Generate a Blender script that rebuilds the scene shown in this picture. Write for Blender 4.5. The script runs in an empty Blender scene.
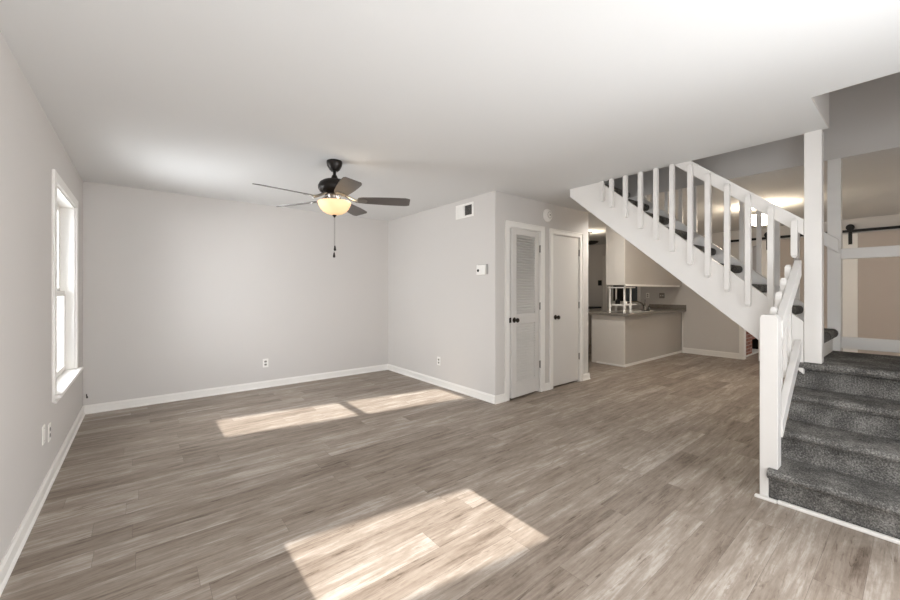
import bpy, bmesh, math, random
from mathutils import Vector, Matrix

random.seed(7)
S = bpy.context.scene
COL = S.collection
PI = math.pi
R = math.radians

# ------------------------------------------------------------------ camera
CAM_H = 1.29
cam = bpy.data.cameras.new('camera')
cam.sensor_width = 36.0
cam.lens = 36.0 * 380.0 / 900.0
cam.shift_y = -9.0 / 900.0
cam.clip_start = 0.02
camo = bpy.data.objects.new('camera', cam)
COL.objects.link(camo)
camo.location = (0, 0, CAM_H)
camo.rotation_euler = (R(90), 0, -math.atan(307.0 / 380.0))
S.camera = camo

# ------------------------------------------------------------------ world, sun, daylight, added fill lamps
w = bpy.data.worlds.new('world')
S.world = w
w.use_nodes = True
bg = w.node_tree.nodes['Background']
bg.inputs[0].default_value = (0.93, 0.97, 1.0, 1)
bg.inputs[1].default_value = 1.3

sun = bpy.data.lights.new('sun', 'SUN')
sun.energy = 13.0
sun.angle = R(0.45)
sun.color = (1.0, 0.97, 0.92)
suno = bpy.data.objects.new('sun', sun)
COL.objects.link(suno)
SUN_TAN = 0.42
suno.rotation_euler = Vector((0.0, 1.0, -SUN_TAN)).to_track_quat('-Z', 'Y').to_euler()


def area(name, loc, direction, sx, sy, power, color=(1, 1, 1), spread=180):
    l = bpy.data.lights.new(name, 'AREA')
    l.shape = 'RECTANGLE'
    l.size, l.size_y = sx, sy
    l.energy = power
    l.color = color
    l.spread = R(spread)
    o = bpy.data.objects.new(name, l)
    COL.objects.link(o)
    o.location = loc
    o.rotation_euler = Vector(direction).to_track_quat('-Z', 'Y').to_euler()
    return o


# daylight outside the left window, daylight of the windows behind the camera, and added fills
area('daylight_left_window', (-0.95, 4.37, 1.35), (1, -0.25, -0.15), 1.9, 1.3, 82, (0.93, 0.965, 1.0), 150)
area('daylight_rear_windows', (2.0, -1.28, 1.1), (-0.6, 1, 0.08), 2.2, 1.7, 60, (0.93, 0.965, 1.0))
area('fill_left_wall', (2.6, -1.0, 1.0), (-1, 0.8, -0.02), 0.9, 1.7, 38, (0.95, 0.97, 1.0), 125)  # fill lamp added at the rear right to brighten the left wall
area('daylight_front_left', (-0.44, -0.35, 1.2), (1, 0.5, 0.12), 1.0, 1.9, 55, (0.93, 0.965, 1.0))
area('fill_hall', (5.4, 2.55, 2.43), (0.25, 0, -1), 0.14, 0.14, 24, (1.0, 0.96, 0.90))  # unseen lamp added under the ceiling for the peninsula end and far wall
area('fill_dining', (7.2, -2.05, 1.4), (-0.05, 1, 0.05), 2.0, 1.6, 16, (1.0, 0.92, 0.82))  # added fill that lifts the dim dining and kitchen side
area('fill_den', (11.6, -1.0, 1.5), (-0.45, 1, 0.0), 1.5, 1.5, 40, (1.0, 0.97, 0.93))  # lamp added behind the barn doors so the brick is lit

vs = S.view_settings
S.display_settings.display_device = 'sRGB'
vs.view_transform = 'Standard'
vs.look = 'None'
vs.exposure = 0.28
vs.gamma = 1.0
vs.use_curve_mapping = False
S.cycles.max_bounces = 12
S.cycles.diffuse_bounces = 8
S.cycles.caustics_reflective = False
S.cycles.caustics_refractive = False
S.cycles.sample_clamp_indirect = 8.0
S.cycles.use_denoising = True


# ------------------------------------------------------------------ materials
def lin(c):
    return tuple(((v / 255.0) / 12.92 if v / 255.0 <= 0.04045 else ((v / 255.0 + 0.055) / 1.055) ** 2.4) for v in c) + (1.0,)


class NT:
    def __init__(self, m):
        self.t = m.node_tree
        self.n = self.t.nodes
        self.l = self.t.links

    def add(self, kind, **kw):
        nd = self.n.new(kind)
        for k, v in kw.items():
            if k.startswith('i_'):
                nd.inputs[int(k[2:])].default_value = v
            else:
                setattr(nd, k, v)
        return nd

    def link(self, a, b):
        self.l.new(a, b)


def mat(name, rgb, rough=0.5, metal=0.0, var=0.03, scale=6.0, bump=0.0, bscale=200.0, spec=0.4, emit=None, es=0.0):
    m = bpy.data.materials.new(name)
    m.use_nodes = True
    t = NT(m)
    b = t.n['Principled BSDF']
    c = lin(rgb)
    b.inputs['Roughness'].default_value = rough
    b.inputs['Metallic'].default_value = metal
    b.inputs['Specular IOR Level'].default_value = spec
    tc = t.add('ShaderNodeTexCoord')
    nz = t.add('ShaderNodeTexNoise')
    nz.inputs['Scale'].default_value = scale
    nz.inputs['Detail'].default_value = 3
    t.link(tc.outputs['Object'], nz.inputs['Vector'])
    mx = t.add('ShaderNodeMix', data_type='RGBA')
    mx.inputs[6].default_value = tuple(v * (1 - var) for v in c[:3]) + (1,)
    mx.inputs[7].default_value = tuple(min(1, v * (1 + var)) for v in c[:3]) + (1,)
    t.link(nz.outputs['Fac'], mx.inputs[0])
    t.link(mx.outputs[2], b.inputs['Base Color'])
    if bump:
        n2 = t.add('ShaderNodeTexNoise')
        n2.inputs['Scale'].default_value = bscale
        n2.inputs['Detail'].default_value = 2
        t.link(tc.outputs['Object'], n2.inputs['Vector'])
        bp = t.add('ShaderNodeBump')
        bp.inputs['Strength'].default_value = bump
        bp.inputs['Distance'].default_value = 0.002
        t.link(n2.outputs['Fac'], bp.inputs['Height'])
        t.link(bp.outputs['Normal'], b.inputs['Normal'])
    if emit:
        b.inputs['Emission Color'].default_value = lin(emit)
        b.inputs['Emission Strength'].default_value = es
    return m


def floor_mat():
    m = bpy.data.materials.new('vinyl_plank_floor')
    m.use_nodes = True
    t = NT(m)
    b = t.n['Principled BSDF']
    tc = t.add('ShaderNodeTexCoord')
    sp = t.add('ShaderNodeSeparateXYZ')
    t.link(tc.outputs['Object'], sp.inputs[0])

    def M(op, a, bb=None, c=None):
        nd = t.add('ShaderNodeMath', operation=op)
        for k, v in enumerate((a, bb, c)):
            if v is None:
                continue
            if isinstance(v, (int, float)):
                nd.inputs[k].default_value = v
            else:
                t.link(v, nd.inputs[k])
        return nd.outputs[0]

    PW, PL = 0.152, 1.22
    yr = M('DIVIDE', sp.outputs[1], PW)
    row = M('FLOOR', yr)
    fy = M('FRACT', yr)
    wn = t.add('ShaderNodeTexWhiteNoise', noise_dimensions='1D')
    t.link(row, wn.inputs['W'])
    xo = M('ADD', M('DIVIDE', sp.outputs[0], PL), M('MULTIPLY', wn.outputs['Value'], 7.31))
    colm = M('FLOOR', xo)
    fx = M('FRACT', xo)
    cv = t.add('ShaderNodeCombineXYZ')
    t.link(row, cv.inputs[0])
    t.link(colm, cv.inputs[1])
    wp = t.add('ShaderNodeTexWhiteNoise', noise_dimensions='3D')
    t.link(cv.outputs[0], wp.inputs['Vector'])
    ws = t.add('ShaderNodeSeparateXYZ')
    t.link(wp.outputs['Color'], ws.inputs[0])
    # grain: stretched noise, shifted plank by plank
    def grain(sx, sy, detail, rough, dist=0.0):
        gv = t.add('ShaderNodeCombineXYZ')
        t.link(M('ADD', M('MULTIPLY', sp.outputs[0], sx), M('MULTIPLY', ws.outputs[0], 61.0)), gv.inputs[0])
        t.link(M('ADD', M('MULTIPLY', sp.outputs[1], sy), M('MULTIPLY', ws.outputs[1], 47.0)), gv.inputs[1])
        t.link(M('MULTIPLY', ws.outputs[2], 33.0), gv.inputs[2])
        g = t.add('ShaderNodeTexNoise')
        g.inputs['Scale'].default_value = 1.0
        g.inputs['Detail'].default_value = detail
        g.inputs['Roughness'].default_value = rough
        g.inputs['Distortion'].default_value = dist
        t.link(gv.outputs[0], g.inputs['Vector'])
        return g.outputs['Fac']
    g1 = grain(2.4, 26.0, 4, 0.6, 0.6)
    g2 = grain(5.0, 95.0, 4, 0.7, 0.3)
    g3 = grain(3.2, 30.0, 5, 0.75, 1.2)
    g4 = grain(16.0, 34.0, 4, 0.7, 0.8)
    g5 = grain(2.2, 7.5, 3, 0.55, 0.8)
    v = M('ADD', M('ADD', M('MULTIPLY', g1, 0.36), M('MULTIPLY', g5, 0.26)), M('MULTIPLY', g2, 0.24))
    v = M('ADD', v, M('MULTIPLY', g4, 0.14))
    v = M('ADD', v, M('MULTIPLY', M('SUBTRACT', ws.outputs[0], 0.5), 0.12))
    # dark weathered streaks
    st = t.add('ShaderNodeMapRange')
    st.inputs[1].default_value, st.inputs[2].default_value = 0.56, 0.72
    t.link(g3, st.inputs[0])
    v = M('SUBTRACT', v, M('MULTIPLY', st.outputs[0], 0.17))
    cr = t.add('ShaderNodeValToRGB')
    e = cr.color_ramp.elements
    e[0].position = 0.30
    e[0].color = lin((84, 71, 61))
    e[1].position = 0.64
    e[1].color = lin((184, 175, 166))
    k = cr.color_ramp.elements.new(0.42)
    k.color = lin((129, 116, 104))
    k = cr.color_ramp.elements.new(0.53)
    k.color = lin((152, 140, 128))
    t.link(v, cr.inputs[0])
    # seams
    def edge(f, wd):
        a = M('LESS_THAN', f, wd)
        bb = M('GREATER_THAN', f, 1 - wd)
        return M('MAXIMUM', a, bb)
    seam = M('MAXIMUM', edge(fy, 0.007), edge(fx, 0.0009))
    mx = t.add('ShaderNodeMix', data_type='RGBA')
    t.link(M('MULTIPLY', seam, 0.45), mx.inputs[0])
    t.link(cr.outputs[0], mx.inputs[6])
    mx.inputs[7].default_value = lin((84, 71, 62))
    t.link(mx.outputs[2], b.inputs['Base Color'])
    t.link(M('ADD', M('MULTIPLY', g2, 0.18), 0.36), b.inputs['Roughness'])
    b.inputs['Specular IOR Level'].default_value = 0.35
    bp = t.add('ShaderNodeBump')
    bp.inputs['Strength'].default_value = 0.25
    bp.inputs['Distance'].default_value = 0.0015
    t.link(M('SUBTRACT', g2, M('MULTIPLY', seam, 1.0)), bp.inputs['Height'])
    t.link(bp.outputs['Normal'], b.inputs['Normal'])
    return m


def carpet_mat():
    m = bpy.data.materials.new('charcoal_carpet')
    m.use_nodes = True
    t = NT(m)
    b = t.n['Principled BSDF']
    tc = t.add('ShaderNodeTexCoord')
    def nz(s, d, r=0.6):
        n = t.add('ShaderNodeTexNoise')
        n.inputs['Scale'].default_value = s
        n.inputs['Detail'].default_value = d
        n.inputs['Roughness'].default_value = r
        t.link(tc.outputs['Object'], n.inputs['Vector'])
        return n.outputs['Fac']
    a, c, d = nz(7.0, 3), nz(120.0, 3, 0.75), nz(330.0, 2)
    def M(op, x, y):
        n = t.add('ShaderNodeMath', operation=op)
        for k, v in enumerate((x, y)):
            if isinstance(v, (int, float)):
                n.inputs[k].default_value = v
            else:
                t.link(v, n.inputs[k])
        return n.outputs[0]
    v = M('ADD', M('MULTIPLY', a, 0.30), M('ADD', M('MULTIPLY', c, 0.60), M('MULTIPLY', d, 0.2)))
    cr = t.add('ShaderNodeValToRGB')
    e = cr.color_ramp.elements
    e[0].position, e[0].color = 0.40, lin((58, 57, 55))
    e[1].position, e[1].color = 0.70, lin((168, 165, 160))
    k = cr.color_ramp.elements.new(0.54)
    k.color = lin((103, 101, 98))
    t.link(v, cr.inputs[0])
    t.link(cr.outputs[0], b.inputs['Base Color'])
    b.inputs['Roughness'].default_value = 1.0
    b.inputs['Specular IOR Level'].default_value = 0.05
    bp = t.add('ShaderNodeBump')
    bp.inputs['Strength'].default_value = 0.9
    bp.inputs['Distance'].default_value = 0.006
    t.link(c, bp.inputs['Height'])
    t.link(bp.outputs['Normal'], b.inputs['Normal'])
    return m


def brick_mat():
    m = bpy.data.materials.new('red_brick')
    m.use_nodes = True
    t = NT(m)
    b = t.n['Principled BSDF']
    tc = t.add('ShaderNodeTexCoord')
    mp = t.add('ShaderNodeMapping')
    mp.inputs['Rotation'].default_value = (R(90), 0, 0)
    t.link(tc.outputs['Object'], mp.inputs['Vector'])
    bk = t.add('ShaderNodeTexBrick')
    bk.inputs['Color1'].default_value = lin((150, 96, 78))
    bk.inputs['Color2'].default_value = lin((120, 70, 58))
    bk.inputs['Mortar'].default_value = lin((170, 158, 148))
    bk.inputs['Scale'].default_value = 1.0
    bk.inputs['Brick Width'].default_value = 0.21
    bk.inputs['Row Height'].default_value = 0.07
    bk.inputs['Mortar Size'].default_value = 0.006
    t.link(mp.outputs[0], bk.inputs['Vector'])
    t.link(bk.outputs['Color'], b.inputs['Base Color'])
    b.inputs['Roughness'].default_value = 0.9
    return m


def speckle_mat(name, c1, c2, rough):
    m = bpy.data.materials.new(name)
    m.use_nodes = True
    t = NT(m)
    b = t.n['Principled BSDF']
    tc = t.add('ShaderNodeTexCoord')
    vo = t.add('ShaderNodeTexVoronoi')
    vo.inputs['Scale'].default_value = 140
    t.link(tc.outputs['Object'], vo.inputs['Vector'])
    mx = t.add('ShaderNodeMix', data_type='RGBA')
    mx.inputs[6].default_value = lin(c1)
    mx.inputs[7].default_value = lin(c2)
    sp = t.add('ShaderNodeSeparateXYZ')
    t.link(vo.outputs['Color'], sp.inputs[0])
    t.link(sp.outputs[0], mx.inputs[0])
    t.link(mx.outputs[2], b.inputs['Base Color'])
    b.inputs['Roughness'].default_value = rough
    return m


def glass_mat():
    m = bpy.data.materials.new('window_glass')
    m.use_nodes = True
    t = NT(m)
    t.n.remove(t.n['Principled BSDF'])
    out = t.n['Material Output']
    tr = t.add('ShaderNodeBsdfTransparent')
    gl = t.add('ShaderNodeBsdfGlossy')
    gl.inputs['Roughness'].default_value = 0.02
    fr = t.add('ShaderNodeFresnel')
    fr.inputs[0].default_value = 1.45
    sc = t.add('ShaderNodeMath', operation='MULTIPLY')
    sc.inputs[1].default_value = 0.6
    t.link(fr.outputs[0], sc.inputs[0])
    mx = t.add('ShaderNodeMixShader')
    t.link(sc.outputs[0], mx.inputs[0])
    t.link(tr.outputs[0], mx.inputs[1])
    t.link(gl.outputs[0], mx.inputs[2])
    t.link(mx.outputs[0], out.inputs[0])
    return m


M_WALL = mat('greige_wall_paint', (207, 203, 199), 0.85, var=0.012, scale=2.0, bump=0.06, bscale=260, spec=0.2)
M_CEIL = mat('white_ceiling_paint', (222, 222, 221), 0.9, var=0.008, scale=2.0, bump=0.08, bscale=180, spec=0.15)
M_TRIM = mat('white_trim_paint', (235, 232, 227), 0.42, var=0.01, scale=5.0)
M_DOOR = mat('white_door_paint', (212, 209, 205), 0.45, var=0.012, scale=5.0)
M_RAIL = mat('white_railing_paint', (226, 223, 219), 0.38, var=0.012, scale=8.0)
M_FLOOR = floor_mat()
M_CARP = carpet_mat()
M_BRICK = brick_mat()
M_GLASS = glass_mat()
M_BLACK = mat('black_iron', (24, 23, 22), 0.45, 0.4, var=0.05)
M_FANMETAL = mat('dark_bronze', (38, 34, 31), 0.38, 0.55, var=0.06)
M_NICKEL = mat('brushed_nickel', (150, 146, 140), 0.32, 1.0, var=0.04)
M_BLADE = mat('dark_walnut_blade', (88, 82, 78), 0.36, var=0.12, scale=14.0, spec=0.6)
M_BOWL = mat('frosted_amber_glass', (238, 214, 178), 0.5, var=0.06, scale=9.0, emit=(255, 200, 130), es=0.45)
M_WPLASTIC = mat('white_plastic', (238, 235, 230), 0.4, var=0.01)
M_GPLASTIC = mat('grey_plastic', (150, 147, 142), 0.5, var=0.02)
M_DARK = mat('dark_slot', (40, 38, 36), 0.7, var=0.03)
M_KNOB = mat('aged_bronze_knob', (58, 50, 44), 0.3, 0.8, var=0.05)
M_CAB = mat('painted_cabinet', (214, 208, 200), 0.5, var=0.015)
M_TAUPE = mat('taupe_wall_paint', (184, 178, 171), 0.8, var=0.012, scale=2.0, bump=0.06, bscale=260, spec=0.2)
M_COUNT = speckle_mat('grey_laminate_counter', (112, 106, 98), (142, 135, 126), 0.4)
M_SINK = mat('white_enamel', (235, 232, 226), 0.25, var=0.01)
M_CHROME = mat('dark_chrome', (120, 116, 110), 0.2, 1.0, var=0.03)
M_BARN = mat('taupe_door_panel', (186, 175, 166), 0.6, var=0.02, scale=4)
M_LAMP = mat('lit_white_shade', (250, 246, 238), 0.5, var=0.01, emit=(255, 236, 208), es=20.0)
M_FIREBOX = mat('dark_firebox', (30, 26, 24), 0.95, var=0.2)  # near-black colour for the inside of the firebox
M_PANEDARK = mat('dim_window_pane', (96, 104, 110), 0.15, var=0.06, scale=3)


# ------------------------------------------------------------------ mesh helpers
def add_box(bm, x0, x1, y0, y1, z0, z1, mtx=None):
    vs_ = [bm.verts.new(Vector(p) if mtx is None else mtx @ Vector(p)) for p in (
        (x0, y0, z0), (x1, y0, z0), (x1, y1, z0), (x0, y1, z0), (x0, y0, z1), (x1, y0, z1), (x1, y1, z1), (x0, y1, z1))]
    for f in ((3, 2, 1, 0), (4, 5, 6, 7), (0, 1, 5, 4), (1, 2, 6, 5), (2, 3, 7, 6), (3, 0, 4, 7)):
        bm.faces.new([vs_[i] for i in f])


def add_prism(bm, pts, a, b, axis):
    """polygon pts extruded along axis from a to b. axis 'x': pts are (y,z); 'y': (x,z); 'z': (x,y)"""
    def P(p, s):
        return {'x': (s, p[0], p[1]), 'y': (p[0], s, p[1]), 'z': (p[0], p[1], s)}[axis]
    A = [bm.verts.new(P(p, a)) for p in pts]
    B = [bm.verts.new(P(p, b)) for p in pts]
    n = len(pts)
    bm.faces.new(A)
    bm.faces.new(B[::-1])
    for i in range(n):
        j = (i + 1) % n
        bm.faces.new((A[j], A[i], B[i], B[j]))


def add_lathe(bm, prof, seg=32, mtx=None):
    """prof: list of (radius, z)"""
    rings = []
    for r, z in prof:
        if r < 1e-5:
            v = Vector((0, 0, z))
            rings.append([bm.verts.new(v if mtx is None else mtx @ v)])
        else:
            ring = []
            for k in range(seg):
                a = 2 * PI * k / seg
                v = Vector((r * math.cos(a), r * math.sin(a), z))
                ring.append(bm.verts.new(v if mtx is None else mtx @ v))
            rings.append(ring)
    for A, B in zip(rings, rings[1:]):
        for k in range(seg):
            j = (k + 1) % seg
            if len(A) == 1 and len(B) == 1:
                continue
            if len(A) == 1:
                bm.faces.new((A[0], B[k], B[j]))
            elif len(B) == 1:
                bm.faces.new((A[k], A[j], B[0]))
            else:
                bm.faces.new((A[k], A[j], B[j], B[k]))


def add_tube(bm, pts, r, seg=10):
    pts = [Vector(p) for p in pts]
    rings = []
    n = len(pts)
    up = Vector((0, 0, 1))
    for i, p in enumerate(pts):
        d = (pts[min(i + 1, n - 1)] - pts[max(i - 1, 0)]).normalized()
        u = d.cross(up)
        if u.length < 1e-4:
            u = d.cross(Vector((1, 0, 0)))
        u.normalize()
        v = u.cross(d)
        rr = r[i] if isinstance(r, (list, tuple)) else r
        rings.append([bm.verts.new(p + u * rr * math.cos(2 * PI * k / seg) + v * rr * math.sin(2 * PI * k / seg)) for k in range(seg)])
    for A, B in zip(rings, rings[1:]):
        for k in range(seg):
            j = (k + 1) % seg
            bm.faces.new((A[k], A[j], B[j], B[k]))
    bm.faces.new(rings[0][::-1])
    bm.faces.new(rings[-1])


def new(fn):
    bm = bmesh.new()
    fn(bm)
    return bm


def boxes(*bs):
    bm = bmesh.new()
    for b in bs:
        add_box(bm, *b)
    return bm


def obj(name, bm, m, parent=None, bevel=0.0, smooth=False, seg=2):
    """one mesh object; vertices are given in world coordinates; a child keeps them there"""
    bmesh.ops.recalc_face_normals(bm, faces=bm.faces[:])
    me = bpy.data.meshes.new(name)
    bm.to_mesh(me)
    bm.free()
    me.materials.append(m)
    o = bpy.data.objects.new(name, me)
    COL.objects.link(o)
    if smooth:
        for p in me.polygons:
            p.use_smooth = True
        try:
            me.set_sharp_from_angle(angle=R(38))
        except Exception:
            pass
    if bevel:
        b = o.modifiers.new('edge', 'BEVEL')
        b.width = bevel
        b.segments = seg
        b.limit_method = 'ANGLE'
        b.angle_limit = R(40)
    if parent is not None:
        o.parent = parent
        top = parent
        off = Vector((0, 0, 0))
        while top is not None:
            off += top.location
            top = top.parent
        o.location = -off
        # nothing above is rotated when parts are added
    return o


def empty(name, loc):
    o = bpy.data.objects.new(name, None)
    COL.objects.link(o)
    o.location = loc
    o.empty_display_size = 0.1
    return o


def tag(o, label, cat, group=None, kind=None):
    o['label'] = label
    o['category'] = cat
    if group:
        o['group'] = group
    if kind:
        o['kind'] = kind
    return o


def struct(name, bm, m, label, cat, parent=None, **kw):
    o = obj(name, bm, m, parent, **kw)
    tag(o, label, cat, kind='structure')
    return o


def mv(o, off):
    o.location = Vector(o.location) + Vector(off)


# ------------------------------------------------------------------ dimensions
XL, YB = -0.49, 5.50          # left wall, back wall
XA, YC = 3.14, 3.06           # alcove wall, closet wall
XCE = 5.08                    # end of closet wall
XF = 8.80                     # far wall with the barn doors
CZ = 2.44                     # ceiling
XS0, XS1 = 3.77, 4.70         # stairwell opening
YV0, YV1 = 0.41, 2.515
H = 0.193                     # stair rise

# ------------------------------------------------------------------ room shell
struct('floor', boxes((-0.8, 13.0, -3.4, 6.6, -0.06, 0.0)), M_FLOOR,
       'grey-brown wood-look plank floor running through the empty living room', 'floor')

SL = 0.27
def ceil(b):
    rw = lambda x: -1.0 - 0.166 * x - 0.03
    add_prism(b, [(-0.8, rw(-0.8)), (3.09, rw(3.09)), (3.09, YV0), (XS0, YV0), (XS0, YV1), (XS1, YV1), (XS1, rw(XS1)), (9.2, rw(9.2)), (13.0, rw(9.2)), (13.0, 6.6), (-0.8, 6.6)], CZ, CZ + SL, 'z')
struct('ceiling', new(ceil), M_CEIL,
       'smooth white ceiling with the open stairwell cut into it', 'ceiling')

# left wall with the window opening
WY0, WY1, WZ0, WZ1 = 3.83, 4.90, 0.57, 2.06
struct('wall_left', boxes((XL - 0.14, XL, -1.2, WY0, 0, CZ), (XL - 0.14, XL, WY1, YB + 0.14, 0, CZ),
                          (XL - 0.14, XL, WY0, WY1, 0, WZ0), (XL - 0.14, XL, WY0, WY1, WZ1, CZ)), M_WALL,
       'pale greige wall with the tall white window', 'wall')
struct('wall_back', boxes((XL, 5.0, YB, YB + 0.14, 0, CZ)), M_WALL,
       'plain pale greige wall behind the ceiling fan', 'wall')
struct('wall_alcove', boxes((XA, XA + 0.1, YC + 0.1, YB, 0, CZ)), M_WALL,
       'pale greige side wall carrying the air vent and thermostat', 'wall')
D1X0, D1X1, D2X0, D2X1, DZ = 3.365, 3.955, 4.212, 4.842, 2.05
struct('wall_closet', boxes((XA, D1X0, YC, YC + 0.1, 0, CZ), (D1X0, D1X1, YC, YC + 0.1, DZ, CZ),
                            (D1X1, D2X0, YC, YC + 0.1, 0, CZ), (D2X0, D2X1, YC, YC + 0.1, DZ, CZ),
                            (D2X1, XCE, YC, YC + 0.1, 0, CZ)), M_WALL,
       'greige wall with the two white closet doors', 'wall')
struct('wall_passage', boxes((XCE - 0.1, XCE, YC + 0.1, 6.3, 0, CZ)), M_WALL,
       'greige return wall between the closet and the kitchen', 'wall')
struct('wall_kitchen', boxes((XCE, 13.0, 6.3, 6.4, 0, CZ)), M_WALL, 'greige wall at the end of the kitchen', 'wall')
# far wall with door opening (y 0.85..2.06), kitchen window opening
OY0, OY1, OZ = 0.10, 2.095, 2.12
KW = (4.06, 4.70, 1.02, 1.95)
struct('wall_far', boxes((XF, XF + 0.12, OY1, KW[0], 0, CZ), (XF, XF + 0.12, KW[1], 6.3, 0, CZ),
                         (XF, XF + 0.12, KW[0], KW[1], 0, KW[2]), (XF, XF + 0.12, KW[0], KW[1], KW[3], CZ),
                         (XF, XF + 0.12, OY0, OY1, OZ, CZ), (XF, XF + 0.12, -2.6, OY0, 0, CZ)), M_WALL,
       'taupe far wall behind the staircase with the black barn door track', 'wall')
struct('wall_den', boxes((12.4, 12.5, -2.6, 6.3, 0, CZ), (XF, 12.4, -2.6, -2.5, 0, CZ)), M_WALL, 'wall of the room behind the barn doors', 'wall')

# rear wall behind the camera: slightly oblique, the sun comes in through three openings
RW0, RWS = -1.0, -0.166
def rear_piece(bm, x0, x1, z0, z1, th=0.03):
    a = [(x0, RW0 + RWS * x0), (x1, RW0 + RWS * x1), (x1, RW0 + RWS * x1 - th), (x0, RW0 + RWS * x0 - th)]
    A = [bm.verts.new((p[0], p[1], z0)) for p in a]
    B = [bm.verts.new((p[0], p[1], z1)) for p in a]
    bm.faces.new(A[::-1]); bm.faces.new(B)
    for i in range(4):
        j = (i + 1) % 4
        bm.faces.new((A[i], A[j], B[j], B[i]))
NZ0, NZ1, FZ0, FZ1 = 1.047, 1.325, 2.082, 2.325
def rear(bm):
    for p in ((-0.6, 9.0, 0, NZ0), (-0.6, 0.562, NZ0, NZ1), (1.65, 9.0, NZ0, NZ1), (-0.6, 9.0, NZ1, FZ0),
              (-0.6, 0.565, FZ0, FZ1), (1.741, 1.838, FZ0, FZ1), (3.022, 9.0, FZ0, FZ1), (-0.6, 9.0, FZ1, CZ)):
        rear_piece(bm, *p)
struct('wall_rear', new(rear), M_WALL, 'greige wall behind the viewer with the sunlit window openings', 'wall')

# upper storey seen through the stairwell
UZ = 4.6
struct('wall_stairwell', boxes((XS1 - 0.006, XS1 - 0.0005, -1.9, YV1 - 0.001, CZ, UZ), (XS1, XS1 + 0.1, -1.9, 3.6, CZ + SL + 0.001, UZ), (3.1, XS1, 3.5, 3.6, CZ + SL + 0.001, UZ),
                               (3.04, 3.085, -1.9, 3.6, CZ + SL + 0.001, UZ), (3.085, XS1 - 0.007, -1.9, -1.82, CZ, UZ), (3.0905, XS0, YV0 - 0.006, YV0 - 0.0005, CZ, CZ + SL),
                               (3.04, XS1 + 0.1, -1.9, 3.6, UZ + 0.001, UZ + 0.1)), M_WALL,
       'shaded greige wall of the upper stairwell above the landing', 'wall')


# ------------------------------------------------------------------ baseboards
def baseboard(bm, p0, p1, n, h=0.092, t=0.013):
    """board along p0->p1 (xy), n = direction into the room; ogee top and shoe"""
    p0, p1, n = Vector(p0), Vector(p1), Vector(n)
    prof = [(0, 0), (0.022, 0), (0.022, 0.008), (0.017, 0.016), (t, 0.019), (t, h - 0.018), (t * 0.55, h - 0.008), (t * 0.45, h), (0, h)]
    A = [bm.verts.new((p0.x + n.x * a, p0.y + n.y * a, z)) for a, z in prof]
    B = [bm.verts.new((p1.x + n.x * a, p1.y + n.y * a, z)) for a, z in prof]
    k = len(prof)
    bm.faces.new(A); bm.faces.new(B[::-1])
    for i in range(k):
        j = (i + 1) % k
        bm.faces.new((A[i], A[j], B[j], B[i]))


struct('baseboard_left', new(lambda b: baseboard(b, (XL, -0.9), (XL, YB), (1, 0))), M_TRIM,
       'white baseboard along the window wall', 'baseboard')
struct('baseboard_back', new(lambda b: baseboard(b, (XL, YB), (XA, YB), (0, -1))), M_TRIM,
       'white baseboard along the wall behind the fan', 'baseboard')
struct('baseboard_alcove', new(lambda b: baseboard(b, (XA, YC), (XA, YB), (-1, 0))), M_TRIM,
       'white baseboard below the vent and thermostat', 'baseboard')
def bb_closet(b):
    baseboard(b, (XA - 0.022, YC), (3.293, YC), (0, -1))
    baseboard(b, (4.025, YC), (4.145, YC), (0, -1))
    baseboard(b, (4.914, YC), (XCE + 0.022, YC), (0, -1))
    baseboard(b, (XCE, YC), (XCE, 6.3), (1, 0))
struct('baseboard_closet', new(bb_closet), M_TRIM, 'short white baseboard pieces between the closet doors', 'baseboard')
struct('baseboard_far', new(lambda b: baseboard(b, (XF, 2.16), (XF, 3.13), (-1, 0), 0.11)), M_TRIM,
       'white baseboard on the far wall beside the peninsula', 'baseboard')


# ------------------------------------------------------------------ left window
win = empty('window_1', (XL, (WY0 + WY1) / 2, WZ0))
tag(win, 'tall white double-hung window in the left wall', 'window', kind='structure')
cw = 0.072
obj('casing', boxes((XL, XL + 0.018, WY0 - cw, WY0, WZ0 - 0.05, WZ1 + cw), (XL, XL + 0.018, WY1, WY1 + cw, WZ0 - 0.05, WZ1 + cw),
                    (XL, XL + 0.018, WY0, WY1, WZ1, WZ1 + cw), (XL, XL + 0.016, WY0, WY1, WZ0 - 0.075, WZ0 - 0.022)), M_TRIM, win, 0.004)
obj('window_stool', boxes((XL - 0.12, XL + 0.018, WY0 + 0.001, WY1 - 0.001, WZ0 - 0.021, WZ0 + 0.004),
                          (XL + 0.0185, XL + 0.05, WY0 - cw - 0.02, WY1 + cw + 0.02, WZ0 - 0.022, WZ0 + 0.004)), M_TRIM, win, 0.003)
obj('jamb', boxes((XL - 0.135, XL, WY0, WY0 + 0.012, WZ0 + 0.005, WZ1), (XL - 0.135, XL, WY1 - 0.012, WY1, WZ0 + 0.005, WZ1),
                  (XL - 0.135, XL, WY0 + 0.012, WY1 - 0.012, WZ1 - 0.012, WZ1)), M_TRIM, win)
ZM = 1.27
def sash(x, z0, z1, fw=0.042):
    y0, y1 = WY0 + 0.013, WY1 - 0.013
    s = obj('sash', boxes((x, x + 0.03, y0, y0 + fw, z0, z1), (x, x + 0.03, y1 - fw, y1, z0, z1),
                          (x, x + 0.03, y0 + fw, y1 - fw, z0, z0 + fw), (x, x + 0.03, y0 + fw, y1 - fw, z1 - fw, z1)), M_TRIM, win, 0.003)
    obj('pane', boxes((x + 0.012, x + 0.018, y0 + fw - 0.004, y1 - fw + 0.004, z0 + fw - 0.004, z1 - fw + 0.004)), M_GLASS, s)
    return s
sash(XL - 0.09, WZ0 + 0.006, ZM + 0.02)
sash(XL - 0.125, ZM - 0.02, WZ1 - 0.013)
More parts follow.
